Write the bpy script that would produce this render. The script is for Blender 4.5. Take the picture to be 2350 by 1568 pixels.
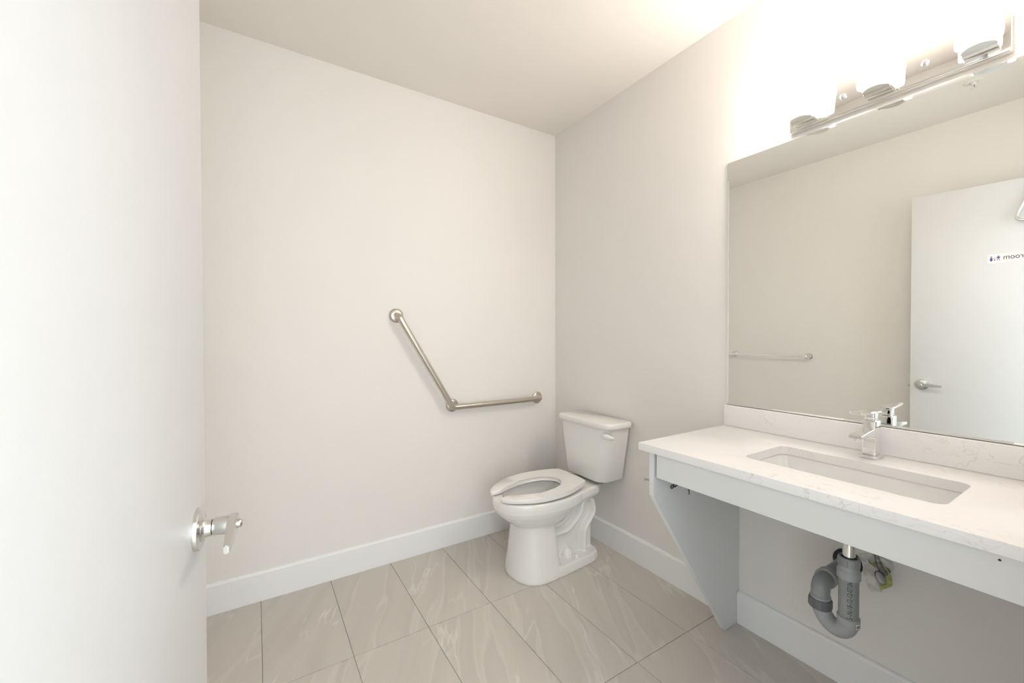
import bpy, bmesh, math, random
from math import sin, cos, pi, radians
from mathutils import Vector, Matrix

for _o in list(bpy.data.objects):
    bpy.data.objects.remove(_o, do_unlink=True)
SC = bpy.context.scene
COL = SC.collection
random.seed(7)

# ------------------------------------------------------------------ camera
cam = bpy.data.cameras.new('camera')
cam.sensor_width = 36.0
cam.lens = 942.03 / 2350 * 36.0
cam.clip_start = 0.02
camo = bpy.data.objects.new('camera', cam)
COL.objects.link(camo)
_R = Matrix(((0.8479568, 0.00854449, -0.52999647),
             (-0.53006042, 0.00936276, -0.84790818),
             (-0.00228271, 0.99991966, 0.01246831)))
camo.matrix_world = Matrix.Translation((0, 0, 1.24)) @ _R.to_4x4()
SC.camera = camo

# ------------------------------------------------------------------ light and exposure
SC.view_settings.view_transform = 'Standard'
SC.view_settings.look = 'None'
SC.view_settings.gamma = 1.0
SC.view_settings.use_curve_mapping = False
SC.view_settings.exposure = 0.0
WORLD_COL = (0.92, 1.0, 1.06)
WORLD_STR = 2.65          # even daylight of the bright hall that comes in through the doorway
LAMP_STR = 38.5           # opal glass shades of the vanity light
LAMP_COL = (1.0, 0.925, 0.86)
HALL_POW = 16.0          # unseen area light added behind the camera to fill the far corner
HALL_COL = (0.92, 1.0, 1.06)
hl = bpy.data.lights.new('added_hall_fill', 'AREA')
hl.shape = 'RECTANGLE'; hl.size = 1.0; hl.size_y = 1.6
hl.energy = HALL_POW; hl.color = HALL_COL
hlo = bpy.data.objects.new('added_hall_fill', hl)
COL.objects.link(hlo)
hlo.location = (0.05, -1.58, 1.35)
hlo.rotation_euler = (radians(90), 0, 0)
w = bpy.data.worlds.new('world')
SC.world = w
w.use_nodes = True
w.node_tree.nodes['Background'].inputs[0].default_value = (*WORLD_COL, 1)
w.node_tree.nodes['Background'].inputs[1].default_value = WORLD_STR

# ------------------------------------------------------------------ room numbers
XL, XR, YB, YF, ZC = -0.275, 1.768, 2.261, -0.04, 2.6227

# ------------------------------------------------------------------ materials
def mat(name, col, rough=0.5, metal=0.0, spec=0.5, coat=0.0, emit=None, estr=0.0):
    m = bpy.data.materials.new(name)
    m.use_nodes = True
    b = m.node_tree.nodes['Principled BSDF']
    b.inputs['Base Color'].default_value = (*col, 1)
    b.inputs['Roughness'].default_value = rough
    b.inputs['Metallic'].default_value = metal
    b.inputs['Specular IOR Level'].default_value = spec
    b.inputs['Coat Weight'].default_value = coat
    if emit:
        b.inputs['Emission Color'].default_value = (*emit, 1)
        b.inputs['Emission Strength'].default_value = estr
    return m

def nd(m, t, **kw):
    n = m.node_tree.nodes.new(t)
    for k, v in kw.items():
        if k.startswith('i_'):
            n.inputs[k[2:].replace('_', ' ')].default_value = v
        else:
            setattr(n, k, v)
    return n

def lk(m, a, ao, b, bi):
    m.node_tree.links.new(a.outputs[ao], b.inputs[bi])

def add_bump(m, scale, strength, dist=0.001, detail=2.0):
    tc = nd(m, 'ShaderNodeTexCoord')
    nz = nd(m, 'ShaderNodeTexNoise')
    nz.inputs['Scale'].default_value = scale
    nz.inputs['Detail'].default_value = detail
    bp = nd(m, 'ShaderNodeBump')
    bp.inputs['Strength'].default_value = strength
    bp.inputs['Distance'].default_value = dist
    lk(m, tc, 'Object', nz, 'Vector')
    lk(m, nz, 'Fac', bp, 'Height')
    lk(m, bp, 'Normal', m.node_tree.nodes['Principled BSDF'], 'Normal')
    return m

def mix_noise(m, c1, c2, scale, lo=0.4, hi=0.6, detail=3.0):
    tc = nd(m, 'ShaderNodeTexCoord')
    nz = nd(m, 'ShaderNodeTexNoise')
    nz.inputs['Scale'].default_value = scale
    nz.inputs['Detail'].default_value = detail
    cr = nd(m, 'ShaderNodeValToRGB')
    cr.color_ramp.elements[0].position = lo
    cr.color_ramp.elements[1].position = hi
    cr.color_ramp.elements[0].color = (*c1, 1)
    cr.color_ramp.elements[1].color = (*c2, 1)
    lk(m, tc, 'Object', nz, 'Vector')
    lk(m, nz, 'Fac', cr, 'Fac')
    lk(m, cr, 'Color', m.node_tree.nodes['Principled BSDF'], 'Base Color')
    return m

M = {}
M['wall'] = add_bump(mat('wall_paint', (0.855, 0.826, 0.785), 0.62, spec=0.3), 420, 0.12, 0.0006)
M['ceil'] = add_bump(mat('ceiling_paint', (0.885, 0.84, 0.785), 0.7, spec=0.2), 260, 0.15, 0.0008)
M['trim'] = mat('trim_paint', (0.90, 0.90, 0.89), 0.38)
M['door'] = add_bump(mat('door_paint', (0.72, 0.725, 0.72), 0.42), 180, 0.05, 0.0005)
M['lam'] = mat('white_laminate', (0.74, 0.745, 0.735), 0.35)
M['china'] = mat('white_china', (0.86, 0.845, 0.81), 0.10, spec=0.5, coat=0.3)
M['seatp'] = mat('seat_plastic', (0.87, 0.85, 0.815), 0.22)
M['sinkc'] = mat('sink_china', (0.90, 0.895, 0.88), 0.10, coat=0.3)
M['chrome'] = mat('chrome', (0.86, 0.86, 0.86), 0.06, 1.0)
M['nickel'] = mat('brushed_nickel', (0.60, 0.555, 0.49), 0.30, 1.0)
M['satin'] = mat('satin_chrome', (0.72, 0.71, 0.69), 0.22, 1.0)
M['plate'] = mat('fixture_nickel', (0.84, 0.82, 0.79), 0.03, 1.0)
M['mirror'] = mat('mirror_silver', (0.94, 0.95, 0.93), 0.0, 1.0)
M['medge'] = mat('mirror_edge', (0.30, 0.36, 0.31), 0.25, 0.0)
M['glass'] = mat('opal_glass', (0.9, 0.88, 0.85), 0.3, emit=LAMP_COL, estr=LAMP_STR)
M['bulb'] = mat('shade_bottom_boost', (0.9, 0.88, 0.85), 0.3, emit=LAMP_COL, estr=LAMP_STR * 5.0)  # extra glow added to the shade bottoms to brighten the countertop
M['cup'] = mat('satin_cup', (0.82, 0.83, 0.82), 0.25, 1.0)
M['clip'] = mat('clear_clip', (0.88, 0.86, 0.83), 0.2)
M['pvc'] = mix_noise(mat('grey_pipe', (0.27, 0.28, 0.28), 0.38), (0.255, 0.268, 0.268), (0.29, 0.298, 0.295), 9)
M['pvcl'] = mat('light_grey_pipe', (0.345, 0.36, 0.362), 0.36)
M['pvcd'] = mat('dark_grey_nut', (0.13, 0.14, 0.145), 0.36)
M['rub'] = mat('black_rubber', (0.015, 0.015, 0.015), 0.5)
M['ink'] = mat('black_ink', (0.02, 0.022, 0.03), 0.5)
M['blue'] = mat('blue_ink', (0.05, 0.055, 0.30), 0.5)
M['paper'] = mat('white_label', (0.85, 0.83, 0.80), 0.5)
M['green'] = mix_noise(mat('green_tape', (0.36, 0.39, 0.12), 0.6), (0.33, 0.35, 0.10), (0.50, 0.51, 0.20), 45)
M['dry'] = mix_noise(mat('torn_drywall', (0.6, 0.57, 0.52), 0.85), (0.60, 0.57, 0.53), (0.82, 0.80, 0.76), 40)
M['dark'] = mat('dark_steel', (0.055, 0.05, 0.04), 0.45, 0.6)
M['hose'] = mix_noise(mat('braided_steel', (0.33, 0.32, 0.31), 0.35, 0.8), (0.12, 0.12, 0.12), (0.5, 0.49, 0.47), 420)
M['valve'] = mat('valve_chrome', (0.24, 0.235, 0.23), 0.42, 0.8)
M['grout'] = mat('grout', (0.55, 0.51, 0.45), 0.9)
M['brown'] = mat('sprinkler_bulb', (0.28, 0.10, 0.02), 0.3)
M['spr'] = mat('sprinkler_white', (0.82, 0.80, 0.75), 0.4)
M['water'] = mat('water', (0.75, 0.74, 0.70), 0.02)
M['stain'] = mat('grey_mark', (0.33, 0.31, 0.28), 0.6)

def make_tile_mat():
    m = mat('marbled_floor_tile', (0.598, 0.554, 0.482), 0.42, spec=0.4)
    b = m.node_tree.nodes['Principled BSDF']
    tc = nd(m, 'ShaderNodeTexCoord')
    oi = nd(m, 'ShaderNodeObjectInfo')
    mul = nd(m, 'ShaderNodeMath', operation='MULTIPLY'); mul.inputs[1].default_value = 13.7
    lk(m, oi, 'Random', mul, 0)
    cmb = nd(m, 'ShaderNodeCombineXYZ')
    lk(m, mul, 0, cmb, 'X'); lk(m, mul, 0, cmb, 'Y')
    mp = nd(m, 'ShaderNodeMapping')
    mp.inputs['Rotation'].default_value = (0, 0, radians(-62))     # x' runs along the veins
    lk(m, tc, 'Object', mp, 'Vector')
    # slow waviness so that the bands bend
    wv = nd(m, 'ShaderNodeTexNoise'); wv.inputs['Scale'].default_value = 3.0; wv.inputs['Detail'].default_value = 1.5
    add0 = nd(m, 'ShaderNodeVectorMath', operation='ADD')
    lk(m, mp, 'Vector', add0, 0); lk(m, cmb, 'Vector', add0, 1)
    lk(m, add0, 'Vector', wv, 'Vector')
    sub = nd(m, 'ShaderNodeVectorMath', operation='SUBTRACT'); sub.inputs[1].default_value = (0.5, 0.5, 0.5)
    lk(m, wv, 'Color', sub, 0)
    sc = nd(m, 'ShaderNodeVectorMath', operation='MULTIPLY'); sc.inputs[1].default_value = (0.0, 0.085, 0.0)
    lk(m, sub, 'Vector', sc, 0)
    add1 = nd(m, 'ShaderNodeVectorMath', operation='ADD')
    lk(m, add0, 'Vector', add1, 0); lk(m, sc, 'Vector', add1, 1)
    st = nd(m, 'ShaderNodeVectorMath', operation='MULTIPLY'); st.inputs[1].default_value = (0.45, 4.6, 1.0)
    lk(m, add1, 'Vector', st, 0)
    band = nd(m, 'ShaderNodeTexNoise'); band.inputs['Scale'].default_value = 1.0; band.inputs['Detail'].default_value = 3.0
    band.inputs['Roughness'].default_value = 0.5
    lk(m, st, 'Vector', band, 'Vector')
    cr = nd(m, 'ShaderNodeValToRGB')
    e = cr.color_ramp.elements
    e[0].position = 0.26; e[0].color = (0.535, 0.495, 0.442, 1)
    e[1].position = 0.76; e[1].color = (0.575, 0.536, 0.483, 1)
    for p, c in ((0.40, (0.600, 0.560, 0.505)), (0.470, (0.605, 0.564, 0.509)), (0.492, (0.645, 0.604, 0.548)),
                 (0.505, (0.572, 0.532, 0.478)), (0.56, (0.592, 0.552, 0.497)), (0.64, (0.610, 0.570, 0.515))):
        n = e.new(p); n.color = (*c, 1)
    lk(m, band, 'Fac', cr, 'Fac')
    # thin pale cracks
    st2 = nd(m, 'ShaderNodeVectorMath', operation='MULTIPLY'); st2.inputs[1].default_value = (0.8, 3.1, 1.0)
    lk(m, add1, 'Vector', st2, 0)
    vn = nd(m, 'ShaderNodeTexNoise'); vn.inputs['Scale'].default_value = 1.0; vn.inputs['Detail'].default_value = 5.0
    lk(m, st2, 'Vector', vn, 'Vector')
    cr2 = nd(m, 'ShaderNodeValToRGB'); e2 = cr2.color_ramp.elements
    e2[0].position = 0.497; e2[0].color = (0, 0, 0, 1)
    e2[1].position = 0.514; e2[1].color = (0, 0, 0, 1)
    k = e2.new(0.502); k.color = (0.75, 0.75, 0.75, 1)
    lk(m, vn, 'Fac', cr2, 'Fac')
    mk = nd(m, 'ShaderNodeTexNoise'); mk.inputs['Scale'].default_value = 4.5; mk.inputs['Detail'].default_value = 1.0
    lk(m, add0, 'Vector', mk, 'Vector')
    mkr = nd(m, 'ShaderNodeMapRange'); mkr.inputs[1].default_value = 0.46; mkr.inputs[2].default_value = 0.62
    lk(m, mk, 'Fac', mkr, 0)
    mkm = nd(m, 'ShaderNodeMath', operation='MULTIPLY')
    lk(m, cr2, 'Color', mkm, 0); lk(m, mkr, 0, mkm, 1)
    mx = nd(m, 'ShaderNodeMix', data_type='RGBA'); mx.inputs[7].default_value = (0.76, 0.72, 0.66, 1)
    lk(m, mkm, 0, mx, 0); lk(m, cr, 'Color', mx, 6)
    # fine sandy speckle
    sp = nd(m, 'ShaderNodeTexNoise'); sp.inputs['Scale'].default_value = 260.0; sp.inputs['Detail'].default_value = 2.0
    lk(m, tc, 'Object', sp, 'Vector')
    mr = nd(m, 'ShaderNodeMapRange'); mr.inputs[1].default_value = 0.25; mr.inputs[2].default_value = 0.75
    mr.inputs[3].default_value = 0.93; mr.inputs[4].default_value = 1.07
    lk(m, sp, 'Fac', mr, 0)
    mm = nd(m, 'ShaderNodeVectorMath', operation='SCALE')
    lk(m, mx, 2, mm, 0); lk(m, mr, 0, mm, 'Scale')
    lk(m, mm, 'Vector', b, 'Base Color')
    return m
M['tile'] = make_tile_mat()

def make_quartz():
    m = mat('white_quartz', (0.88, 0.86, 0.83), 0.22, spec=0.45)
    b = m.node_tree.nodes['Principled BSDF']
    tc = nd(m, 'ShaderNodeTexCoord')
    mp = nd(m, 'ShaderNodeMapping'); mp.inputs['Scale'].default_value = (1.6, 0.7, 1.2)
    mp.inputs['Rotation'].default_value = (0, 0, 0.25)
    lk(m, tc, 'Object', mp, 'Vector')
    n1 = nd(m, 'ShaderNodeTexNoise'); n1.inputs['Scale'].default_value = 14.0; n1.inputs['Detail'].default_value = 7.0
    n1.inputs['Distortion'].default_value = 1.4
    lk(m, mp, 'Vector', n1, 'Vector')
    c1 = nd(m, 'ShaderNodeValToRGB'); e = c1.color_ramp.elements
    e[0].position = 0.482; e[0].color = (0, 0, 0, 1); e[1].position = 0.506; e[1].color = (0, 0, 0, 1)
    k = e.new(0.494); k.color = (1, 1, 1, 1)
    lk(m, n1, 'Fac', c1, 'Fac')
    n2 = nd(m, 'ShaderNodeTexNoise'); n2.inputs['Scale'].default_value = 3.0; n2.inputs['Detail'].default_value = 2.0
    lk(m, mp, 'Vector', n2, 'Vector')
    c2 = nd(m, 'ShaderNodeValToRGB'); e = c2.color_ramp.elements
    e[0].position = 0.52; e[0].color = (0, 0, 0, 1); e[1].position = 0.66; e[1].color = (1, 1, 1, 1)
    lk(m, n2, 'Fac', c2, 'Fac')
    mu = nd(m, 'ShaderNodeMath', operation='MULTIPLY')
    lk(m, c1, 'Color', mu, 0); lk(m, c2, 'Color', mu, 1)
    mu2 = nd(m, 'ShaderNodeMath', operation='MULTIPLY'); mu2.inputs[1].default_value = 0.45
    lk(m, mu, 0, mu2, 0)
    mx = nd(m, 'ShaderNodeMix', data_type='RGBA')
    mx.inputs[6].default_value = (0.90, 0.885, 0.875, 1); mx.inputs[7].default_value = (0.50, 0.43, 0.35, 1)
    lk(m, mu2, 0, mx, 0); lk(m, mx, 2, b, 'Base Color')
    return m
M['quartz'] = make_quartz()

# ------------------------------------------------------------------ mesh helpers
def BM():
    return bmesh.new()

def b_box(bm, x0, x1, y0, y1, z0, z1, bev=0.0, seg=2):
    vs = [bm.verts.new((x, y, z)) for z in (z0, z1) for y in (y0, y1) for x in (x0, x1)]
    idx = ((0, 2, 3, 1), (4, 5, 7, 6), (0, 1, 5, 4), (2, 6, 7, 3), (1, 3, 7, 5), (0, 4, 6, 2))
    fs = [bm.faces.new([vs[i] for i in f]) for f in idx]
    if bev > 0:
        es = list({e for f in fs for e in f.edges})
        bmesh.ops.bevel(bm, geom=es, offset=bev, segments=seg, affect='EDGES', profile=0.5)
    return bm

def b_loft(bm, rings, cap0=True, cap1=True, closed=True):
    vr = [[bm.verts.new(p) for p in r] for r in rings]
    n = len(vr[0])
    for a, b in zip(vr[:-1], vr[1:]):
        for i in range(n if closed else n - 1):
            j = (i + 1) % n
            bm.faces.new((a[i], a[j], b[j], b[i]))
    if cap0: bm.faces.new(list(reversed(vr[0])))
    if cap1: bm.faces.new(vr[-1])
    return bm

def frame(d):
    d = Vector(d).normalized()
    a = Vector((0, 0, 1)) if abs(d.z) < 0.9 else Vector((1, 0, 0))
    u = d.cross(a).normalized()
    return u, d.cross(u).normalized(), d

def b_lathe(bm, base, axis, prof, seg=32):
    """prof: list of (distance along axis, radius)"""
    u, v, d = frame(axis)
    base = Vector(base)
    rings = []
    for t, r in prof:
        r = max(r, 1e-5)
        rings.append([base + d * t + (u * cos(2 * pi * i / seg) + v * sin(2 * pi * i / seg)) * r for i in range(seg)])
    return b_loft(bm, rings)

def b_cyl(bm, p0, p1, r, seg=32, bev=0.0):
    p0, p1 = Vector(p0), Vector(p1)
    L = (p1 - p0).length
    if bev > 0:
        prof = [(0, r - bev), (bev * .3, r - bev * .3), (bev, r), (L - bev, r), (L - bev * .3, r - bev * .3), (L, r - bev)]
    else:
        prof = [(0, r), (L, r)]
    return b_lathe(bm, p0, p1 - p0, prof, seg)

def fillet(pts, rad, n=8):
    pts = [Vector(p) for p in pts]
    out = [pts[0]]
    for a, b, c in zip(pts[:-2], pts[1:-1], pts[2:]):
        d0, d1 = (a - b).normalized(), (c - b).normalized()
        ang = d0.angle(d1)
        t = min(rad / math.tan(ang / 2), (a - b).length * .49, (c - b).length * .49)
        r = t * math.tan(ang / 2)
        bis = (d0 + d1).normalized()
        cen = b + bis * (r / sin(ang / 2))
        s, e = b + d0 * t, b + d1 * t
        v0, v1 = s - cen, e - cen
        tot = v0.angle(v1)
        ax = v0.cross(v1).normalized()
        for i in range(n + 1):
            out.append(cen + Matrix.Rotation(tot * i / n, 3, ax) @ v0)
    out.append(pts[-1])
    return out

def b_tube(bm, path, r, seg=20, caps=True, sy=1.0):
    path = [Vector(p) for p in path]
    n = len(path)
    t0 = (path[1] - path[0]).normalized()
    u, v, _ = frame(t0)
    rings = []
    prev = t0
    for i, p in enumerate(path):
        if i == 0: t = t0
        elif i == n - 1: t = (path[-1] - path[-2]).normalized()
        else: t = ((path[i + 1] - p).normalized() + (p - path[i - 1]).normalized()).normalized()
        ax = prev.cross(t)
        if ax.length > 1e-7:
            q = Matrix.Rotation(prev.angle(t), 3, ax.normalized())
            u, v = q @ u, q @ v
        prev = t
        rr = r[i] if isinstance(r, (list, tuple)) else r
        ring = [p + (u * cos(2 * pi * k / seg) + v * sin(2 * pi * k / seg)) * rr for k in range(seg)]
        if sy != 1.0:
            ring = [Vector((q.x, p.y + (q.y - p.y) * sy, q.z)) for q in ring]
        rings.append(ring)
    return b_loft(bm, rings, caps, caps)

def b_prism(bm, pts2, z0, z1, bev=0.0, seg=2, bev_all=True):
    a = [bm.verts.new((x, y, z0)) for x, y in pts2]
    b = [bm.verts.new((x, y, z1)) for x, y in pts2]
    n = len(a)
    f0 = bm.faces.new(list(reversed(a))); f1 = bm.faces.new(b)
    for i in range(n):
        j = (i + 1) % n
        bm.faces.new((a[i], a[j], b[j], b[i]))
    if bev > 0:
        es = set(f1.edges)
        if bev_all: es |= set(f0.edges)
        bmesh.ops.bevel(bm, geom=list(es), offset=bev, segments=seg, affect='EDGES', profile=0.5)
    return bm

def rrect(cx, cy, hx, hy, r, n=6):
    out = []
    for sx, sy, a0 in ((1, 1, 0), (-1, 1, 90), (-1, -1, 180), (1, -1, 270)):
        for i in range(n + 1):
            a = radians(a0 + 90 * i / n)
            out.append((cx + sx * (hx - r) + r * cos(a), cy + sy * (hy - r) + r * sin(a)))
    return out

def egg(xf, xb, w, yc, z, n_f=2.2, n_b=2.4, N=64, mid=None):
    """closed outline seen from above: rounded front at xf, back at xb, half width w"""
    xc = mid if mid is not None else (xf + xb) / 2
    out = []
    for i in range(N):
        t = 2 * pi * i / N
        c, s = cos(t), sin(t)
        n = n_b if c > 0 else n_f
        x = (xb - xc if c > 0 else xc - xf) * math.copysign(abs(c) ** (2 / n), c)
        y = w * math.copysign(abs(s) ** (2 / n), s)
        out.append(Vector((xc + x, yc + y, z)))
    return out

def obj(name, bm, material, parent=None, smooth=True, angle=40, kind=None, label=None, cat=None, group=None, xf=None):
    bmesh.ops.recalc_face_normals(bm, faces=bm.faces[:])
    me = bpy.data.meshes.new(name)
    if parent is not None and xf is None:
        bmesh.ops.translate(bm, verts=bm.verts[:], vec=-world_loc(parent))
    if xf is not None:
        bmesh.ops.transform(bm, matrix=xf, verts=bm.verts[:])
    bm.to_mesh(me); bm.free()
    me.materials.append(material)
    o = bpy.data.objects.new(name, me)
    COL.objects.link(o)
    if parent is not None: o.parent = parent
    if smooth:
        for p in me.polygons: p.use_smooth = True
        me.set_sharp_from_angle(angle=radians(angle))
    tag(o, label, cat, group, kind)
    return o

def world_loc(o):
    v = Vector(o.location)
    while o.parent:
        o = o.parent
        v = v + Vector(o.location)
    return v

def tag(o, label=None, cat=None, group=None, kind=None):
    if label: o['label'] = label
    if cat: o['category'] = cat
    if group: o['group'] = group
    if kind: o['kind'] = kind
    return o

def thing(name, label, cat, loc, rz=0.0, group=None, kind=None):
    o = bpy.data.objects.new(name, None)
    o.empty_display_size = 0.05
    COL.objects.link(o)
    o.location = loc
    o.rotation_euler = (0, 0, rz)
    return tag(o, label, cat, group, kind)

def evaluated(o):
    """apply the modifiers of o"""
    dg = bpy.context.evaluated_depsgraph_get()
    me = bpy.data.meshes.new_from_object(o.evaluated_get(dg))
    old = o.data
    o.modifiers.clear()
    o.data = me
    bpy.data.meshes.remove(old)
    return o

def text_bm(s, size, shear=0.0, extrude=0.0, align='LEFT'):
    cu = bpy.data.curves.new('lettering', 'FONT')
    cu.body = s; cu.size = size; cu.shear = shear; cu.extrude = extrude; cu.align_x = align
    cu.resolution_u = 3
    t = bpy.data.objects.new('lettering', cu)
    COL.objects.link(t)
    dg = bpy.context.evaluated_depsgraph_get()
    me = bpy.data.meshes.new_from_object(t.evaluated_get(dg))
    bm = bmesh.new(); bm.from_mesh(me)
    bpy.data.objects.remove(t); bpy.data.curves.remove(cu); bpy.data.meshes.remove(me)
    return bm

# ------------------------------------------------------------------ the setting
def struct(name, bm, m, parent=None, **k):
    return obj(name, bm, m, parent, kind='structure' if parent is None else None, **k)

floor = struct('floor', b_box(BM(), XL - .1, XR + .1, -1.6, YB + .1, -0.12, -0.0035), M['grout'], smooth=False)
TX0, TP, TY0, TPY = 0.0115, 0.3025, 1.0585, 0.6035
GAP = 0.0022
random.seed(3)
tile_mesh = {}
def tile(x0, x1, y0, y1):
    hx, hy = round((x1 - x0) / 2, 5), round((y1 - y0) / 2, 5)
    if (hx, hy) not in tile_mesh:
        bm = b_box(BM(), -hx, hx, -hy, hy, -0.008, 0.0, 0.0007, 1)
        bmesh.ops.recalc_face_normals(bm, faces=bm.faces[:])
        me = bpy.data.meshes.new('tile'); bm.to_mesh(me); bm.free()
        me.materials.append(M['tile'])
        tile_mesh[(hx, hy)] = me
    o = bpy.data.objects.new('tile', tile_mesh[(hx, hy)])
    COL.objects.link(o)
    o.parent = floor
    o.location = ((x0 + x1) / 2, (y0 + y1) / 2, random.uniform(-0.0003, 0.0))
for i in range(-1, 6):
    for j in range(-4, 3):
        x0, x1 = TX0 + i * TP + GAP / 2, TX0 + (i + 1) * TP - GAP / 2
        y0, y1 = TY0 + j * TPY + GAP / 2, TY0 + (j + 1) * TPY - GAP / 2
        x0, x1 = max(x0, XL + .002), min(x1, XR - .002)
        y0, y1 = max(y0, -1.55), min(y1, YB - .002)
        if x1 - x0 > .02 and y1 - y0 > .02:
            tile(x0, x1, y0, y1)

struct('ceiling', b_box(BM(), XL - .1, XR + .1, YF - .12, YB + .1, ZC, ZC + .12), M['ceil'], smooth=False)
struct('wall_back', b_box(BM(), XL - .1, XR + .1, YB, YB + .1, 0, ZC), M['wall'], smooth=False)
struct('wall_right', b_box(BM(), XR, XR + .1, YF - .12, YB, 0, ZC), M['wall'], smooth=False)
struct('wall_left', b_box(BM(), XL - .1, XL, YF - .12, YB, 0, ZC), M['wall'], smooth=False)
OX0, OX1, OZ = -0.186, 0.70, 2.14
bm = BM()
b_box(bm, XL, OX0, YF - .12, YF, 0, ZC)
b_box(bm, OX1, XR, YF - .12, YF, 0, ZC)
b_box(bm, OX0, OX1, YF - .12, YF, OZ, ZC)
struct('wall_front', bm, M['wall'], smooth=False)
bm = BM()      # door frame
b_box(bm, XL + .001, OX0, YF + .0005, YF + .012, 0, OZ + .06, .002)
b_box(bm, OX1, OX1 + .07, YF + .0005, YF + .012, 0, OZ + .06, .002)
b_box(bm, OX0, OX1, YF + .0005, YF + .012, OZ, OZ + .06, .002)
struct('trim_1', bm, M['trim'])

BBH, BBT = 0.138, 0.015
def base_profile(bm, kind, a, b):
    """baseboard with a thin top edge whose front corner is eased"""
    pr = [(0, 0), (BBT, 0), (BBT, BBH - .010), (BBT - .004, BBH - .003), (BBT - .009, BBH), (0, BBH)]
    rings = []
    for s in (a, b):
        if kind == 'back': rings.append([Vector((s, YB - d, z)) for d, z in pr])
        if kind == 'right': rings.append([Vector((XR - d, s, z)) for d, z in pr])
        if kind == 'left': rings.append([Vector((XL + d, s, z)) for d, z in pr])
        if kind == 'front': rings.append([Vector((s, YF + d, z)) for d, z in pr])
    return b_loft(bm, rings)
struct('baseboard_back', base_profile(BM(), 'back', XL, XR), M['trim'], angle=20)
GY0, GY1 = 0.9775, 0.9965          # gable of the vanity
bm = BM(); base_profile(bm, 'right', GY1, YB - BBT); base_profile(bm, 'right', 0.03, GY0)
struct('baseboard_right', bm, M['trim'], angle=20)
struct('baseboard_left', base_profile(BM(), 'left', YF + .013, YB - BBT), M['trim'], angle=20)
struct('baseboard_front', base_profile(BM(), 'front', OX1 + .072, 1.19), M['trim'], angle=20)

# ------------------------------------------------------------------ the door, standing open
TH = radians(7.0)
DW, DT, DTOP = 0.864, 0.044, 2.1237
ex, ey = sin(TH), cos(TH)
HX, HY = -0.0765 - DW * ex, 0.887 - DW * ey
door = thing('door_1', 'white flush door standing open at the left with satin chrome lever', 'door', (HX, HY, 0), math.atan2(ey, ex), kind='structure')
ID = Matrix.Identity(4)
# local: +x from hinge to free edge, -y towards the room
obj('door_leaf', b_box(BM(), 0, DW, 0, DT, 0.012, DTOP, .0015, 2), M['door'], door, xf=ID)
def lever_set(side):
    """side -1: room face (local -y); +1: hall face"""
    f = (lambda d: -d) if side < 0 else (lambda d: DT + d)
    s = -1 if side < 0 else 1
    X, Z = DW - 0.056, 0.9285
    rose = obj('rose', b_lathe(BM(), (X, f(0), Z), (0, s, 0),
               [(0, .0335), (.0050, .0335), (.0066, .0325), (.0071, .030), (.0075, .022), (.0095, .0170), (.0135, .0140), (.021, .0130), (.0215, .0118)], 48),
               M['satin'], door, xf=ID, label='round satin chrome rose')
    obj('lever_shank', b_lathe(BM(), (X, f(.0220), Z), (0, s, 0),
        [(0, .0125), (.001, .0132), (.018, .0145), (.0225, .0145)], 40), M['satin'], rose, xf=ID)
    # flat handle that runs back towards the hinge, slightly dropping
    bm = BM()
    pts = [(.0150, .0120), (.0125, .0155), (.004, .0172), (-.012, .0160), (-.05, .0125), (-.083, .0088), (-.0915, .0080)]
    y_in = [.0425, .0425, .0425, .0430, .0470, .0510, .0520]
    y_ex = [.0560, .0560, .0560, .0565, .0590, .0595, .0588]
    rings = []
    for (dx, h), yi, yo in zip(pts, y_in, y_ex):
        dz = .0010 + .0045 * dx / .1
        rings.append([Vector((X + dx, f(yi), Z + dz - h * .80)), Vector((X + dx, f(yo), Z + dz - h * .80)),
                      Vector((X + dx, f(yo), Z + dz + h * .75)), Vector((X + dx, f(yi), Z + dz + h * .75))])
    b_loft(bm, rings)
    bmesh.ops.bevel(bm, geom=bm.edges[:], offset=.0016, segments=2, affect='EDGES')
    obj('lever', bm, M['satin'], rose, xf=ID)
    if side < 0:
        obj('privacy_button', b_lathe(BM(), (X + .001, f(.0555), Z - .001), (0, s, 0),
            [(0, .0072), (.004, .0070), (.0062, .0055), (.0072, .002)], 24), M['nickel'], rose, xf=ID)
lever_set(-1); lever_set(1)
latch = obj('latch_plate', b_box(BM(), DW - .0005, DW + .0012, .010, .034, .89, .946, .0005, 1), M['satin'], door, xf=ID)
obj('latch_bolt', b_box(BM(), DW + .001, DW + .011, .015, .028, .909, .927, .002, 2), M['nickel'], latch, xf=ID)
for z in (.25, 1.06, 1.87):
    obj('hinge', b_cyl(BM(), (-.004, -.006, z - .05), (-.004, -.006, z + .05), .006, 16), M['satin'], door, xf=ID)

DM = Matrix.Translation((HX, HY, 0)) @ Matrix.Rotation(math.atan2(ey, ex), 4, 'Z')
def on_door(s, z, off=0.0):            # s: distance from the free edge
    return DM @ Vector((DW - s, -off, z))
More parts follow.
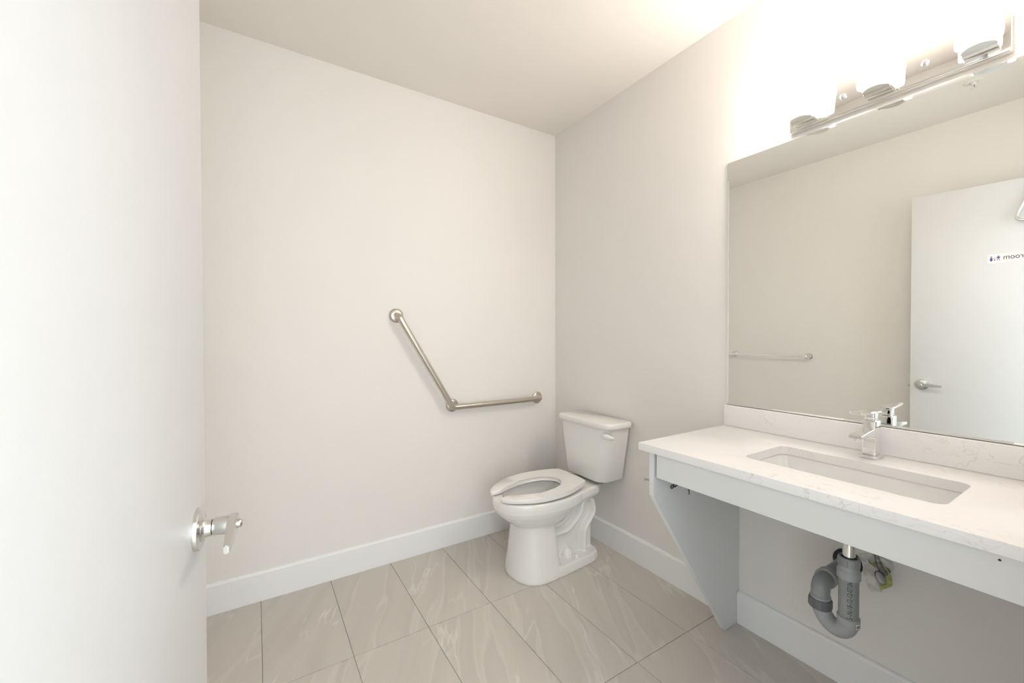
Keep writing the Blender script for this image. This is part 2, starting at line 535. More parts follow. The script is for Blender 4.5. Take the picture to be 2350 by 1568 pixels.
# sign
so = thing('door_sign', 'white strip sign with word room and blue figures on the open door', 'sign', on_door(.40, 1.684), math.atan2(ey, ex))
SX = lambda s: .40 - s                 # local x (towards the free edge)
obj('backing', b_box(BM(), SX(.485), SX(.322), -.0008, -.0001, -.0265, .0265), M['paper'], so, xf=ID, smooth=False)
tb = text_bm('room', .046, extrude=.0001)
xs = [v.co.x for v in tb.verts]; tw = max(xs) - min(xs)
k = .071 / tw
for v in tb.verts:
    v.co = Vector(((v.co.x - min(xs)) * k - .4540 + .40, -.0010 - v.co.z, v.co.y * .86 - .0075))
obj('lettering', tb, M['ink'], so, xf=ID, smooth=False, label='black letters reading room')
def disc_xz(bm, cx, cz, r, n=14):
    bm.faces.new([bm.verts.new((cx + r * cos(2 * pi * i / n), -.0011, cz + r * sin(2 * pi * i / n))) for i in range(n)])
def poly_xz(bm, pts):
    bm.faces.new([bm.verts.new((x, -.0011, z)) for x, z in pts])
def man(cx):
    bm = BM(); disc_xz(bm, cx, .0135, .0030)
    poly_xz(bm, [(cx - .0075, .0075), (cx - .006, .0098), (cx + .006, .0098), (cx + .0075, .0075), (cx + .0028, .0010), (cx - .0028, .0010)])
    poly_xz(bm, [(cx - .0028, .0006), (cx - .0002, .0006), (cx - .0045, -.0120), (cx - .0062, -.0120)])
    poly_xz(bm, [(cx + .0002, .0006), (cx + .0028, .0006), (cx + .0062, -.0120), (cx + .0045, -.0120)])
    return bm
def woman(cx):
    bm = BM(); disc_xz(bm, cx, .0115, .0030)
    poly_xz(bm, [(cx - .0065, .0062), (cx + .0065, .0062), (cx + .002, .0005), (cx - .002, .0005)])
    poly_xz(bm, [(cx - .002, .0005), (cx + .002, .0005), (cx + .0075, -.0060), (cx - .0075, -.0060)])
    poly_xz(bm, [(cx - .0055, -.0062), (cx + .0055, -.0062), (cx + .001, -.0140), (cx - .001, -.0140)])
    return bm
obj('figure', man(SX(.364)), M['blue'], so, xf=ID, smooth=False, label='blue man figure')
obj('figure', woman(SX(.337)), M['blue'], so, xf=ID, smooth=False, label='blue woman figure')
bm = BM(); cx = SX(.350)
poly_xz(bm, [(cx - .0085, .0012), (cx + .0085, .0028), (cx + .0085, .0036), (cx - .0085, .0022)])
poly_xz(bm, [(cx - .004, -.001), (cx + .004, -.001), (cx + .001, -.003), (cx + .001, -.0085), (cx + .003, -.0115), (cx - .003, -.0115), (cx - .001, -.0085), (cx - .001, -.003)])
obj('table_symbol', bm, M['ink'], so, xf=ID, smooth=False, label='small dark table symbol')
# coat hook
ho = thing('coat_hook', 'chrome looped coat hook high on the open door', 'hook', on_door(.475, 1.945), math.atan2(ey, ex))
bm = BM()
loop = fillet([(0, -.012, .095), (.040, -.020, -.012), (.052, -.030, -.055), (0, -.036, -.072), (-.052, -.030, -.055), (-.040, -.020, -.012), (0, -.012, .095)], .03, 8)
b_tube(bm, loop, .0075, 14)
obj('hook_loop', bm, M['chrome'], ho, xf=ID)
obj('hook_plate', b_lathe(BM(), (0, -.0003, .088), (0, -1, 0), [(0, .019), (.006, .019), (.010, .015), (.0115, .008)], 32), M['chrome'], ho, xf=ID)

# ------------------------------------------------------------------ vanity
CX0, CY1, CZ, CT = 1.198, 1.036, 0.848, 0.0275
CYE = YF + .002
SKX0, SKX1, SKY0, SKY1 = 1.3385, 1.5925, 0.268, 0.7295
ct = obj('countertop', b_box(BM(), CX0, XR - .001, CYE, CY1, CZ - CT, CZ, .0016, 2), M['quartz'],
         label='white quartz countertop with faint brown veins and a rectangular sink cutout', cat='countertop', angle=30)
bm = BM(); b_prism(bm, rrect((SKX0 + SKX1) / 2, (SKY0 + SKY1) / 2, (SKX1 - SKX0) / 2, (SKY1 - SKY0) / 2, .028, 8), CZ - .06, CZ + .02)
cut = obj('cutter', bm, M['quartz'], smooth=False)
md = ct.modifiers.new('cut', 'BOOLEAN'); md.object = cut; md.operation = 'DIFFERENCE'; md.solver = 'EXACT'
evaluated(ct)
bpy.data.objects.remove(cut)
ct.data.set_sharp_from_angle(angle=radians(30))
BSX = XR - .0205
obj('backsplash', b_box(BM(), BSX, XR - .001, CYE, CY1, CZ + .0003, CZ + .089, .0012, 2), M['quartz'],
    label='low white quartz backsplash slab between countertop and mirror', cat='backsplash', angle=30)
# sink
so2 = thing('sink_basin', 'white undermount rectangular sink set into the quartz countertop', 'sink', ((SKX0 + SKX1) / 2, (SKY0 + SKY1) / 2, CZ - CT - .14))
scx, scy = (SKX0 + SKX1) / 2, (SKY0 + SKY1) / 2
hx, hy = (SKX1 - SKX0) / 2, (SKY1 - SKY0) / 2
zr = CZ - CT - .0004
def rr3(hx_, hy_, r, z): return [Vector((x, y, z)) for x, y in rrect(scx, scy, hx_, hy_, r, 8)]
bm = BM()
b_loft(bm, [rr3(hx + .018, hy + .018, .04, zr), rr3(hx + .018, hy + .018, .04, zr - .012), rr3(hx + .006, hy + .006, .04, zr - .02), rr3(hx - .002, hy - .004, .04, zr - .11),
            rr3(hx - .05, hy - .05, .04, zr - .138), rr3(.03, .03, .0299, zr - .142), rr3(.021, .021, .0209, zr - .142),
            rr3(.021, .021, .0209, zr - .133), rr3(hx - .06, hy - .06, .03, zr - .129), rr3(hx - .016, hy - .018, .03, zr - .110),
            rr3(hx - .006, hy - .006, .03, zr - .085), rr3(hx + .0015, hy + .0015, .03, zr - .006), rr3(hx + .0030, hy + .0030, .03, zr - .0005), rr3(hx + .004, hy + .004, .03, zr)], False, False)
v = bm.verts; bm.verts.ensure_lookup_table()
n = len(rr3(hx, hy, .03, 0)); L = len(bm.verts)
for i in range(n):
    j = (i + 1) % n
    bm.faces.new((bm.verts[L - n + i], bm.verts[L - n + j], bm.verts[j], bm.verts[i]))
obj('basin', bm, M['sinkc'], so2, angle=50)
obj('drain_flange', b_lathe(BM(), (scx, scy, zr - .1335), (0, 0, 1), [(0, .0205), (.002, .030), (.0035, .029), (.0035, .018), (.0015, .016)], 32), M['chrome'], so2)
# vanity carcass
VX = 1.2095
vb = thing('vanity_unit', 'open white laminate vanity support with tapered end panel and front apron', 'vanity', (1.5, .5, 0))
def gable(y0, y1):
    pts = [(VX, CZ - CT - .0005), (VX, .662), (1.6605, 0.0005), (1.7520, 0.0005), (1.7520, .1395), (XR - .001, .1395), (XR - .001, CZ - CT - .0005)]
    bm = BM()
    b_loft(bm, [[Vector((x, y0, z)) for x, z in pts], [Vector((x, y1, z)) for x, z in pts]])
    bmesh.ops.bevel(bm, geom=[e for e in bm.edges], offset=.0008, segments=1, affect='EDGES')
    return bm
obj('end_panel', gable(GY0, GY1), M['lam'], vb, angle=20)
obj('end_panel', gable(.003, .022), M['lam'], vb, angle=20)
obj('apron', b_box(BM(), VX - .0005, VX + .0155, .024, .9640, .734, CZ - CT - .0007, .0008, 1), M['lam'], vb)
obj('rear_rail', b_box(BM(), XR - .018, XR - .001, .0235, .9765, .735, CZ - CT - .0007, .0008, 1), M['lam'], vb)
bm = BM(); b_cyl(bm, (VX - .0012, .168, .808), (VX + .001, .168, .808), .0022, 12)
obj('screw_hole', bm, M['ink'], vb, label='tiny dark screw hole')
# perforated strap and nail under the worktop
st = thing('perforated_strap', 'short dark perforated metal strap on vanity end panel behind the apron', 'strap', (1.30, GY0 - .002, .68))
bm = BM()
for i in range(6):
    cx, cz = 1.312 + i * .0165, .678 + i * .0021
    seg = 16; rings = []
    for r, y in ((.0085, GY0 - .0006), (.0085, GY0 - .0026), (.0052, GY0 - .0026), (.0052, GY0 - .0006)):
        rings.append([Vector((cx + r * cos(2 * pi * q / seg), y, cz + r * .9 * sin(2 * pi * q / seg))) for q in range(seg)])
    b_loft(bm, rings + [rings[0]], False, False)
obj('strap_band', bm, M['dark'], st, smooth=False)
nl = obj('bent_nail', b_tube(BM(), [(1.405, GY0 - .0005, .664), (1.401, GY0 - .010, .652), (1.396, GY0 - .015, .636)], .0016, 8), M['dark'],
         label='thin dark nail hanging bent below the apron near the strap', cat='nail')
# roll holder stub beyond the end panel
hf = obj('holder_flange', b_lathe(BM(), (1.262, GY1 + .0002, .700), (0, 1, 0), [(0, .020), (.004, .020), (.006, .016)], 24), M['satin'], vb, label='small satin metal holder on the outer side')
obj('holder_post', b_tube(BM(), fillet([(1.262, GY1 + .004, .70), (1.262, GY1 + .022, .70), (1.240, GY1 + .040, .702), (1.2335, GY1 + .0435, .7035)], .01, 5), .0045, 12), M['satin'], vb)

# faucet
fa = thing('faucet', 'square chrome single lever faucet standing behind the sink', 'faucet', (1.687, .507, CZ))
FXc, FY = 1.687, .507
obj('base_plate', b_prism(BM(), rrect(FXc, FY, .0345, .0235, .004, 4), CZ + .0003, CZ + .0085, .0012, 2), M['chrome'], fa)
obj('body', b_prism(BM(), rrect(FXc + .001, FY, .0245, .0170, .0025, 3), CZ + .0085, CZ + .119, .003, 3), M['chrome'], fa)
bm = BM()
sec = lambda x, z, t, hw: [Vector((x, FY - hw, z - t)), Vector((x, FY + hw, z - t)), Vector((x, FY + hw, z)), Vector((x, FY - hw, z))]
b_loft(bm, [sec(1.666, CZ + .0960, .032, .0165), sec(1.650, CZ + .0945, .023, .0165), sec(1.60, CZ + .0890, .0125, .0165), sec(1.557, CZ + .0845, .009, .0165)])
bmesh.ops.bevel(bm, geom=bm.edges[:], offset=.0014, segments=2, affect='EDGES')
sp = obj('spout', bm, M['chrome'], fa)
obj('aerator', b_cyl(BM(), (1.575, FY, CZ + .0670), (1.575, FY, CZ + .0775), .0098, 24, .001), M['chrome'], sp)
obj('handle_neck', b_prism(BM(), rrect(FXc + .001, FY, .0185, .0125, .003, 3), CZ + .1192, CZ + .144, .001, 2), M['chrome'], fa)
bm = BM(); b_prism(bm, rrect(0, 0, .0690, .0172, .003, 3), -.0035, .0035, .0012, 2)
hm = Matrix.Translation(Vector((1.6475, .5095, CZ + .1478)) - Vector(fa.location)) @ Matrix.Rotation(radians(-2.7), 4, 'Z') @ Matrix.Rotation(radians(2.0), 4, 'Y')
obj('lever', bm, M['chrome'], fa, xf=hm)

# ------------------------------------------------------------------ mirror
MX = XR - .0065
MY0, MY1, MZ0, MZ1 = -.03, 1.0315, .9385, 1.996
mi = thing('wall_mirror', 'large frameless mirror on the right wall above the backsplash', 'mirror', (XR, .5, MZ0))
bm = BM()
bv = .0075
fr = lambda d, x: [Vector((x, MY0 + d, MZ0 + d)), Vector((x, MY1 - d, MZ0 + d)), Vector((x, MY1 - d, MZ1 - d)), Vector((x, MY0 + d, MZ1 - d))]
b_loft(bm, [fr(0, XR - .0007), fr(0, MX + .0022)], True, False)
obj('glass_edge', bm, M['medge'], mi, smooth=False, label='green glass edge')
bm = BM()
b_loft(bm, [fr(0, MX + .0022), fr(.0012, MX + .0003), fr(bv, MX)], False, True)
obj('mirror_face', bm, M['mirror'], mi, smooth=False)

# ------------------------------------------------------------------ vanity light
PX = 1.7375
vl = thing('vanity_light', 'three glowing opal glass shades on a nickel bar above the mirror', 'wall lamp', (XR, .503, 2.013))
obj('back_plate', b_box(BM(), PX, XR - .001, .2325, .7745, 2.013, 2.121, .0015, 2), M['plate'], vl)
for y in (.6065, .4005):
    obj('screw', b_lathe(BM(), (PX + .0003, y, 2.069), (-1, 0, 0), [(0, .0095), (.0035, .0095), (.006, .007), (.0095, .0065), (.011, .004)], 20), M['chrome'], vl)
for y in (.283, .503, .716):
    obj('arm', b_box(BM(), 1.690, PX + .0005, y - .0335, y + .0335, 2.0205, 2.030, .0008, 1), M['plate'], vl)
    obj('cup', b_lathe(BM(), (1.690, y, 2.0250), (0, 0, 1), [(0, .0340), (.0005, .0345), (.0215, .0345), (.022, .034)], 48), M['cup'], vl, angle=25)
    bm = BM()
    seg = 48
    turn = lambda prof: [[Vector((1.680 + r * cos(2 * pi * i / seg), y + r * sin(2 * pi * i / seg), z)) for i in range(seg)] for z, r in prof]
    b_loft(bm, turn([(2.0425, .0448), (2.052, .0460), (2.178, .0460), (2.181, .0448), (2.181, .0420), (2.05, .0420), (2.0425, .0448)]), False, False)
    gs = obj('glass_shade', bm, M['glass'], vl, label='glowing white glass cylinder')
    bm = BM()
    b_loft(bm, turn([(2.0425, .0447), (2.0405, .0425), (2.0420, .0385), (2.0478, .034), (2.0485, .034)]), False, False)
    obj('shade_bottom_glow', bm, M['bulb'], gs, label='shade bottom with added extra glow')

# ------------------------------------------------------------------ grab bar on the back wall
gb = thing('grab_bar', 'brushed steel angled grab bar on the back wall beside the toilet', 'grab bar', (1.0, YB, .83))
yb = YB - .052
bm = BM()
b_tube(bm, fillet([(.659, YB - .008, 1.357), (.659, yb, 1.352), (.973, yb, .826), (1.607, yb, .828), (1.607, YB - .008, .828)], .034, 10), .0165, 24)
obj('bar', bm, M['nickel'], gb)
obj('post', b_cyl(BM(), (.987, YB - .008, .830), (.987, yb + .004, .830), .013, 20), M['nickel'], gb)
for x, z in ((.659, 1.356), (.990, .831), (1.610, .828)):
    obj('flange', b_lathe(BM(), (x, YB - .0003, z), (0, -1, 0), [(0, .0395), (.003, .0395), (.006, .0380), (.0095, .0335), (.0125, .0265), (.0135, .018)], 48), M['nickel'], gb)

# ------------------------------------------------------------------ towel bar on the left wall
tbr = thing('towel_bar', 'chrome towel bar on the left wall seen in the mirror', 'towel bar', (XL, 1.84, 1.073))
xb = XL + .065
obj('bar', b_cyl(BM(), (xb, 1.530, 1.073), (xb, 2.157, 1.073), .0075, 20), M['chrome'], tbr)
for y in (1.541, 2.146):
    p = obj('post', b_lathe(BM(), (XL + .0003, y, 1.073), (1, 0, 0),
        [(0, .028), (.006, .028), (.010, .026), (.016, .020), (.024, .013), (.036, .010), (.050, .011), (.058, .0145), (.066, .0155), (.073, .0135), (.077, .008), (.078, .002)], 32), M['chrome'], tbr)

# ------------------------------------------------------------------ sprinkler
sx, sy = .1925, .5755
spk = thing('sprinkler_head', 'small white fire sprinkler on the ceiling seen in the mirror', 'sprinkler', (sx, sy, ZC))
obj('escutcheon', b_lathe(BM(), (sx, sy, ZC - .0002), (0, 0, -1), [(0, .040), (.002, .040), (.0045, .036), (.007, .028), (.007, .018), (.004, .016)], 40), M['spr'], spk)
obj('frame', b_lathe(BM(), (sx, sy, ZC - .001), (0, 0, -1), [(0, .012), (.012, .012), (.014, .009), (.018, .009)], 24), M['spr'], spk)
bm = BM()
for s in (-1, 1): b_tube(bm, [(sx + s * .009, sy, ZC - .015), (sx + s * .012, sy, ZC - .026), (sx + s * .004, sy, ZC - .040)], .0022, 8)
obj('yoke_arms', bm, M['spr'], spk)
obj('bulb', b_cyl(BM(), (sx, sy, ZC - .018), (sx, sy, ZC - .039), .003, 12), M['brown'], spk, label='brown heat bulb')
obj('deflector', b_cyl(BM(), (sx, sy, ZC - .040), (sx, sy, ZC - .0425), .014, 24), M['spr'], spk)

# ------------------------------------------------------------------ toilet
YT = 1.785
to = thing('toilet', 'white two piece toilet with open front seat in the far corner', 'toilet', (1.40, YT, 0))
bm = BM()
P = [  # z, front x, back x, half width, front exponent, back exponent
    (0.000, 1.103, 1.350, .147, 2.3, 5.0), (0.012, 1.101, 1.350, .148, 2.3, 5.0), (0.045, 1.105, 1.347, .144, 2.3, 5.0),
    (0.100, 1.113, 1.340, .134, 2.3, 5.0), (0.170, 1.122, 1.334, .125, 2.3, 5.0), (0.230, 1.128, 1.330, .119, 2.3, 4.5),
    (0.262, 1.129, 1.332, .118, 2.3, 4.0), (0.274, 1.118, 1.350, .124, 2.3, 3.2), (0.290, 1.090, 1.400, .138, 2.2, 2.6),
    (0.315, 1.056, 1.470, .156, 2.1, 2.3), (0.342, 1.032, 1.530, .170, 2.1, 2.2), (0.364, 1.020, 1.565, .1775, 2.1, 2.2),
    (0.390, 1.016, 1.570, .1795, 2.1, 2.2), (0.408, 1.018, 1.568, .178, 2.1, 2.2), (0.4145, 1.024, 1.56, .173, 2.1, 2.2),
    (0.4145, 1.072, 1.45, .122, 2.1, 2.2), (0.408, 1.067, 1.455, .127, 2.1, 2.2), (0.385, 1.070, 1.455, .125, 2.1, 2.2), (0.34, 1.095, 1.44, .110, 2.1, 2.2),
    (0.29, 1.13, 1.42, .088, 2.1, 2.2), (0.25, 1.17, 1.39, .062, 2.1, 2.2), (0.225, 1.21, 1.35, .038, 2.1, 2.2), (0.215, 1.25, 1.31, .018, 2.0, 2.0)]
b_loft(bm, [egg(f, bk, hw, YT, z, nf, nb, 72, mid=1.28 if z > .27 else 1.235) for z, f, bk, hw, nf, nb in P])
# rear deck
def deck(z, s): return [Vector((x, YT + y * s, z)) for x, y in
        [(1.43, -.150), (1.50, -.140), (1.575, -.122), (1.615, -.112), (1.650, -.085), (1.665, -.05), (1.665, .05), (1.650, .085), (1.615, .112), (1.575, .122), (1.50, .140), (1.43, .150)]]
b_loft(bm, [deck(.345, .80), deck(.362, .94), deck(.375, 1.0), deck(.407, 1.0), deck(.4145, .96)])
# web and foot
b_box(bm, 1.28, 1.612, YT - .050, YT + .050, .0, .372)
foot = []
for z, s in ((0, 1.0), (.012, 1.006), (.040, .985), (.050, .955)):
    foot.append([Vector((1.36 + (x - 1.36) * (1 - (1 - s) * .35), YT + y * s, z)) for x, y in
        [(1.20, -.139), (1.26, -.1475), (1.36, -.143), (1.50, -.131), (1.572, -.124), (1.608, -.109), (1.624, -.080), (1.624, .080), (1.608, .109), (1.572, .124), (1.50, .131), (1.36, .143), (1.26, .1475), (1.20, .139)]])
b_loft(bm, foot)
# trapway relief on both flanks
b_tube(bm, fillet([(1.28, YT, .238), (1.395, YT, .238), (1.462, YT, .300), (1.50, YT, .375)], .14, 10), .0245, 16, True, 3.45)
b_tube(bm, fillet([(1.28, YT, .190), (1.43, YT, .190), (1.515, YT, .255), (1.535, YT, .330), (1.600, YT, .335), (1.622, YT, .250), (1.548, YT, .165), (1.540, YT, .03)], .06, 10), .0265, 16, True, 3.15)
bmesh.ops.recalc_face_normals(bm, faces=bm.faces[:])
for s in (-1, 1):
    b_lathe(bm, (1.425, YT + s * .060, .045), (0, 0, 1), [(0, .034), (.02, .033), (.035, .026), (.046, .014), (.050, .004)], 20)
bowl = obj('bowl', bm, M['china'], to)
r1 = bowl.modifiers.new('r', 'REMESH'); r1.mode = 'VOXEL'; r1.voxel_size = .0034; r1.use_smooth_shade = True
r2 = bowl.modifiers.new('s', 'SMOOTH'); r2.factor = .5; r2.iterations = 7
evaluated(bowl)
if not bowl.data.materials: bowl.data.materials.append(M['china'])
for p in bowl.data.polygons: p.use_smooth = True
obj('water', b_prism(BM(), [(v_.x, v_.y) for v_ in egg(1.172, 1.388, .060, YT, 0, 2.1, 2.2, 40, mid=1.28)], .2455, .248), M['water'], to)
# seat (sits a little high at the hinge)
def seat_outline():
    N = 44
    half = [(1.523, .06), (1.522, .108), (1.517, .117), (1.505, .124), (1.48, .136), (1.44, .152), (1.40, .166), (1.35, .177), (1.30, .182), (1.25, .181), (1.20, .174), (1.15, .160), (1.10, .137), (1.06, .109), (1.036, .084), (1.024, .064), (1.021, .052), (1.026, .044)]
    inner = [(1.066, .040), (1.086, .046), (1.12, .067), (1.17, .090), (1.22, .102), (1.27, .106), (1.32, .101), (1.365, .085), (1.400, .057), (1.418, .022)]
    sh = lambda x: .012 * min(1, max(0, (x - 1.10) / .06))
    r = [(x, -y) for x, y in half] + [(x, -y - sh(x)) for x, y in inner]
    l = [(x, y - sh(x)) for x, y in reversed(inner)] + [(x, y) for x, y in reversed(half)]
    return r + l
pts = seat_outline()
bm = BM()
b_prism(bm, pts, -.011, .011, .0062, 3)
bmesh.ops.triangulate(bm, faces=[f for f in bm.faces if len(f.verts) > 4])
for v_ in bm.verts:
    v_.co = Vector((v_.co.x, YT + .008 + v_.co.y, v_.co.z + .4295 + (v_.co.x - 1.03) * .033)) - Vector(to.location)
obj('seat', bm, M['seatp'], to, xf=ID, angle=50)
for s in (-1, 1):
    obj('hinge', b_lathe(BM(), (1.49, YT + .008 + s * .07, .4135), (0, 0, 1), [(0, .013), (.018, .013), (.0195, .011)], 20), M['seatp'], to)
# tank
def tank_ring(z, hw, xfr, bow, r):
    out = []
    XBK = 1.752
    pts_ = []
    for cx, cy, rad_, a0 in ((XBK - .014, hw - .014, .014, 0), (xfr + r, hw - r, r, 90), (xfr + r, -hw + r, r, 180), (XBK - .014, -hw + .014, .014, 270)):
        for q in range(9):
            a = radians(a0 + 90 * q / 8)
            pts_.append((cx + rad_ * cos(a), cy + rad_ * sin(a)))
    for x, y in pts_:
        t = max(-1, min(1, y / hw))
        k = (XBK - x) / (XBK - xfr)
        out.append(Vector((x - bow * (1 - t * t) * max(0, k), YT + y, z)))
    return out
b1 = BM()
b_loft(b1, [tank_ring(.432, .150, 1.602, .010, .05), tank_ring(.434, .158, 1.594, .012, .05), tank_ring(.442, .164, 1.589, .014, .055), tank_ring(.58, .187, 1.589, .015, .055), tank_ring(.7362, .213, 1.589, .016, .05)])
obj('tank', b1, M['china'], to, angle=50)
b1 = BM()
b_loft(b1, [tank_ring(.7372, .218, 1.584, .016, .055), tank_ring(.7376, .2265, 1.5765, .016, .06), tank_ring(.7392, .2285, 1.5745, .016, .06), tank_ring(.750, .229, 1.574, .016, .06), tank_ring(.7630, .2285, 1.5745, .016, .06), tank_ring(.7672, .2262, 1.577, .016, .059), tank_ring(.7692, .2215, 1.582, .016, .057)])
obj('tank_lid', b1, M['china'], to, angle=60)
obj('tank_gasket', b_box(BM(), 1.632, 1.700, YT - .112, YT + .112, .4135, .4325, .004, 2), M['rub'], to, label='black rubber gasket')
bm = BM()
hy0 = 1.580
rings = []
for dx, h, d in ((-.052, .002, .004), (-.046, .006, .008), (-.030, .0115, .014), (-.004, .0145, .019), (.012, .0140, .0175), (.028, .010, .012), (.044, .0045, .007), (.050, .0015, .004)):
    rings.append([Vector((1.5845 - (d if a < pi else d * .0) * sin(a) if False else 1.584 - d * max(0, sin(a)), hy0 + dx, .703 + h * cos(a))) for a in [2 * pi * q / 20 for q in range(20)]])
b_loft(bm, rings)
obj('flush_handle', bm, M['seatp'], to, label='white flush handle')
obj('bolt_cap', b_lathe(BM(), (1.450, YT - .112, .046), (0, 0, 1), [(0, .0125), (.012, .0125), (.020, .010), (.024, .004)], 20), M['seatp'], to)
obj('bolt_cap', b_lathe(BM(), (1.450, YT + .112, .046), (0, 0, 1), [(0, .0125), (.012, .0125), (.020, .010), (.024, .004)], 20), M['seatp'], to)

# ------------------------------------------------------------------ drain trap
AX, AY = 1.470, .491           # tail piece
BX, BY = 1.505, .575           # riser
tr = thing('drain_trap', 'grey plastic sink drain trap with printed pipe below the countertop', 'drain trap', (AX, AY, .34))
obj('tailpiece', b_cyl(BM(), (AX, AY, .565), (AX, AY, zr - .1425), .0153, 32), M['chrome'], tr, label='chrome tailpiece')
obj('flange_nut', b_lathe(BM(), (AX, AY, .634), (0, 0, 1), [(0, .021), (.006, .024), (.014, .024), (.016, .02)], 32), M['clip'], tr, label='whitish flange nut')
nut = b_lathe(BM(), (AX, AY, .566), (0, 0, 1), [(0, .0235), (.001, .0262), (.021, .0262), (.025, .0245), (.026, .0215), (.026, .0198), (.016, .0195)], 40)
for q in range(10):
    a = 2 * pi * q / 10 + .2
    c, s = cos(a), sin(a)
    b_cyl(nut, (AX + c * .0262, AY + s * .0262, .570), (AX + c * .0262, AY + s * .0262, .587), .0014, 6)
obj('slip_nut', nut, M['pvc'], tr)
obj('washer', b_lathe(BM(), (AX, AY, .570), (0, 0, 1), [(0, .0194), (.017, .0194), (.0175, .0160), (0, .0158)], 32), M['rub'], tr, label='black rubber washer')
obj('hub', b_lathe(BM(), (AX, AY, .530), (0, 0, 1), [(0, .0245), (.0008, .0280), (.0215, .0282), (.0225, .0275), (.034, .0238), (.037, .0232)], 40), M['pvcl'], tr)
obj('down_pipe', b_cyl(BM(), (AX, AY, .408), (AX, AY, .532), .0240, 40), M['pvc'], tr)
obj('lower_hub', b_lathe(BM(), (AX, AY, .388), (0, 0, 1), [(0, .0245), (.004, .0270), (.028, .0275), (.030, .0245)], 40), M['pvcl'], tr)
bm = BM()
mid = (Vector((AX, AY, 0)) + Vector((BX, BY, 0))) / 2
dv = (Vector((BX, BY, 0)) - Vector((AX, AY, 0))); rad = dv.length / 2; dv.normalize()
path = [Vector((AX, AY, .410))]
for q in range(19):
    a = pi * q / 18
    path.append(Vector((mid.x, mid.y, .402)) - dv * rad * cos(a) - Vector((0, 0, 1)) * rad * sin(a) * 1.02)
path.append(Vector((BX, BY, .405)))
b_tube(bm, path, .0242, 28)
obj('trap_bend', bm, M['pvcl'], tr)
cn = b_lathe(BM(), (BX, BY, .384), (0, 0, 1), [(0, .0275), (.002, .0300), (.026, .0305), (.030, .0295), (.032, .0255)], 40)
for q in range(8):
    a = 2 * pi * q / 8 + .5
    c, s = cos(a), sin(a)
    b_cyl(cn, (BX + c * .0304, BY + s * .0304, .388), (BX + c * .0304, BY + s * .0304, .410), .0013, 6)
obj('coupling_nut', cn, M['pvcd'], tr, label='dark grey coupling nut')
obj('riser_collar', b_lathe(BM(), (BX, BY, .414), (0, 0, 1), [(0, .0265), (.008, .0272), (.010, .0245)], 40), M['pvcl'], tr)
EZ = .462
EW = Vector((XR, BY + .018, EZ - .020))              # where the arm meets the wall
E0 = Vector((BX, BY, EZ)); ed = (EW - E0).normalized()
el = fillet([(BX, BY, .414), E0, E0 + ed * .07], .036, 12)
obj('elbow', b_tube(BM(), el, .0250, 28), M['pvc'], tr)
obj('elbow_hub', b_lathe(BM(), E0 + ed * .040, ed, [(0, .0255), (.002, .0300), (.028, .0300), (.030, .0255)], 40), M['pvcl'], tr)
obj('waste_arm', b_cyl(BM(), E0 + ed * .06, EW + ed * .002, .0240, 32), M['pvc'], tr)
obj('wall_ring', b_lathe(BM(), EW + Vector((-.0008, 0, 0)), (-1, 0, 0), [(0, .043), (.006, .043), (.010, .039), (.012, .030), (.010, .0245)], 40), M['rub'], tr, label='black rubber ring at the wall')
# printing along the pipe, reading upward
tb = text_bm('5 -N-18-12-12-07.06-', .0175, shear=.0)
xs = [v_.co.x for v_ in tb.verts]; x0 = min(xs); kx = .112 / (max(xs) - x0)
bmesh.ops.subdivide_edges(tb, edges=tb.edges[:], cuts=1)
a0 = math.atan2(0 - AY, 0 - AX) + radians(6)
for v_ in tb.verts:
    up = (v_.co.x - x0) * kx + .4195
    a = a0 - (v_.co.y - .006) / .0242
    v_.co = Vector((AX + .02425 * cos(a), AY + .02425 * sin(a), up))
obj('pipe_print', tb, M['ink'], tr, smooth=False, label='black printed numbers running up the pipe')
# small stuck label at the lower hub
bm = BM(); a1 = a0 + radians(52)
rings = [[Vector((AX + .0279 * cos(a1 + t), AY + .0279 * sin(a1 + t), z)) for t in (-.34, -.17, 0, .17, .34)] for z in (.395, .4085)]
b_loft(bm, rings, False, False, closed=False)
lb = obj('sticker', bm, M['paper'], tr, label='small white sticker')
tb = text_bm('ab', .0105)
for v_ in tb.verts:
    a = a1 + (v_.co.x - .006) / .0281
    v_.co = Vector((AX + .0281 * cos(a), AY + .0281 * sin(a), v_.co.y * 1.1 + .3985))
tb.free()
bm = BM()
for t, z, r in ((-.16, .4015, .0042), (.05, .4005, .0030), (.13, .404, .0028)):
    outer = []
    for r_ in (r, r * .5):
        outer.append([Vector((AX + .0281 * cos(a1 + t + r_ * cos(2 * pi * q / 12) / .0281), AY + .0281 * sin(a1 + t + r_ * cos(2 * pi * q / 12) / .0281), z + r_ * sin(2 * pi * q / 12))) for q in range(12)])
    b_loft(bm, outer, False, False)
obj('smudged_print', bm, M['ink'], lb, smooth=False)

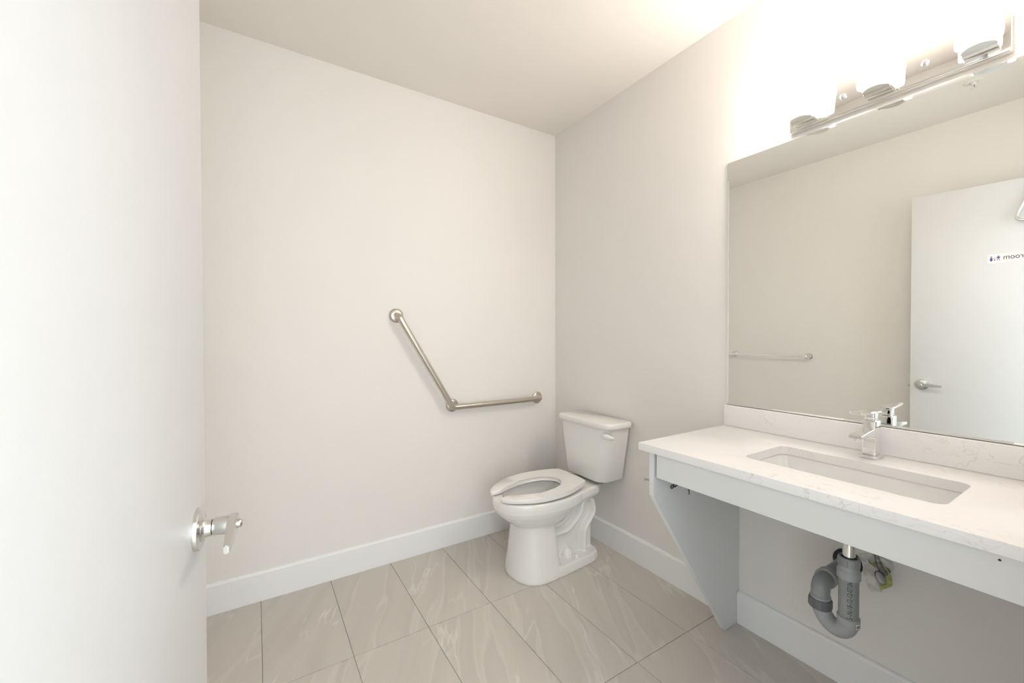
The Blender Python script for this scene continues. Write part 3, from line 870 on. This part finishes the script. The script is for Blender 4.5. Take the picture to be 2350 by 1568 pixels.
# ------------------------------------------------------------------ supply stop with hose, tape and torn wall
vx, vy, vz = 1.716, .486, .463
pv = thing('supply_valve', 'chrome water stop valve with oval handle on the wall behind the trap', 'valve', (XR, vy, vz))
obj('valve_body', b_tube(BM(), [(XR - .001, vy, vz), (vx + .004, vy, vz)], .009, 16), M['valve'], pv)
obj('valve_outlet', b_cyl(BM(), (vx + .012, vy + .003, vz + .004), (vx + .004, vy + .010, vz + .036), .0085, 16, .001), M['valve'], pv)
bm = BM()
ax_ = Vector((-.86, -.36, .36)).normalized()
la_ = Vector((.382, -.240, -.90)); la_ = (la_ - ax_ * la_.dot(ax_)).normalized()
sa_ = ax_.cross(la_)
rr = []
for t, k in ((-.006, .82), (-.003, 1.0), (.003, 1.0), (.006, .86), (.007, .3)):
    rr.append([Vector((vx - .002, vy + .003, vz - .010)) + ax_ * t + (la_ * .0205 * sin(2 * pi * q / 28) + sa_ * .0120 * cos(2 * pi * q / 28)) * k for q in range(28)])
b_loft(bm, rr)
for q in (-.009, .009):
    b_cyl(bm, Vector((vx - .002, vy + .003, vz - .010)) + la_ * q + ax_ * .0055, Vector((vx - .002, vy + .003, vz - .010)) + la_ * q + ax_ * .0078, .0022, 8)
obj('oval_handle', bm, M['valve'], pv)
obj('supply_hose', b_tube(BM(), [(1.720, vy + .010, vz + .034), (1.716, .505, .54), (1.705, .513, .62), (1.694, .510, .72), (1.690, .507, CZ - CT)], .0062, 14), M['hose'],
    label='braided steel supply hose rising from the valve to the faucet', cat='hose')
def crumple(name, polys, m, label, cat, seedv, amp=.006):
    rnd = random.Random(seedv); bm = BM()
    for x, pts in polys:
        n = len(pts); cy = sum(p[0] for p in pts) / n; cz = sum(p[1] for p in pts) / n
        rings = []
        for off in (0, -.0010):
            rn = random.Random(seedv * 7 + n)
            rings.append([Vector((x + off - rn.uniform(0, amp), y, z)) for y, z in pts])
        b_loft(bm, rings, False, False)
        for off, rg in ((0, rings[0]), (-.0010, rings[1])):
            c = bm.verts.new((x + off - amp * 1.3, cy, cz))
            vs = [bm.verts.new(p) for p in rg]
            for q in range(n):
                bm.faces.new((vs[q], vs[(q + 1) % n], c))
    bmesh.ops.remove_doubles(bm, verts=bm.verts[:], dist=1e-5)
    return obj(name, bm, m, label=label, cat=cat, smooth=False)
crumple('torn_paper', [(XR - .0006, [(.560, .484), (.563, .462), (.556, .448), (.548, .415), (.536, .385), (.528, .370), (.512, .378), (.500, .381), (.494, .402), (.489, .436), (.478, .462), (.470, .476), (.472, .492), (.500, .500), (.535, .498)])],
        M['dry'], 'ragged pale torn wall paper around the water valve', 'wall scrap', 2, .004)
crumple('green_tape', [(1.750, [(.4915, .480), (.481, .477), (.473, .462), (.469, .446), (.467, .432), (.470, .424), (.483, .410), (.496, .398), (.503, .407), (.496, .424), (.488, .437), (.487, .462)]),
                       (1.753, [(.533, .486), (.522, .474), (.512, .482), (.510, .467), (.521, .469), (.528, .474)])],
        M['green'], 'crumpled green tape strip stuck behind the water valve', 'tape', 5, .010)

# ------------------------------------------------------------------ small marks
obj('floor_mark', b_box(BM(), 1.1105, 1.1140, 1.742, 1.749, .006, .016, .001, 1), M['stain'], to, label='small grey mark at the foot').name = 'foot_mark'
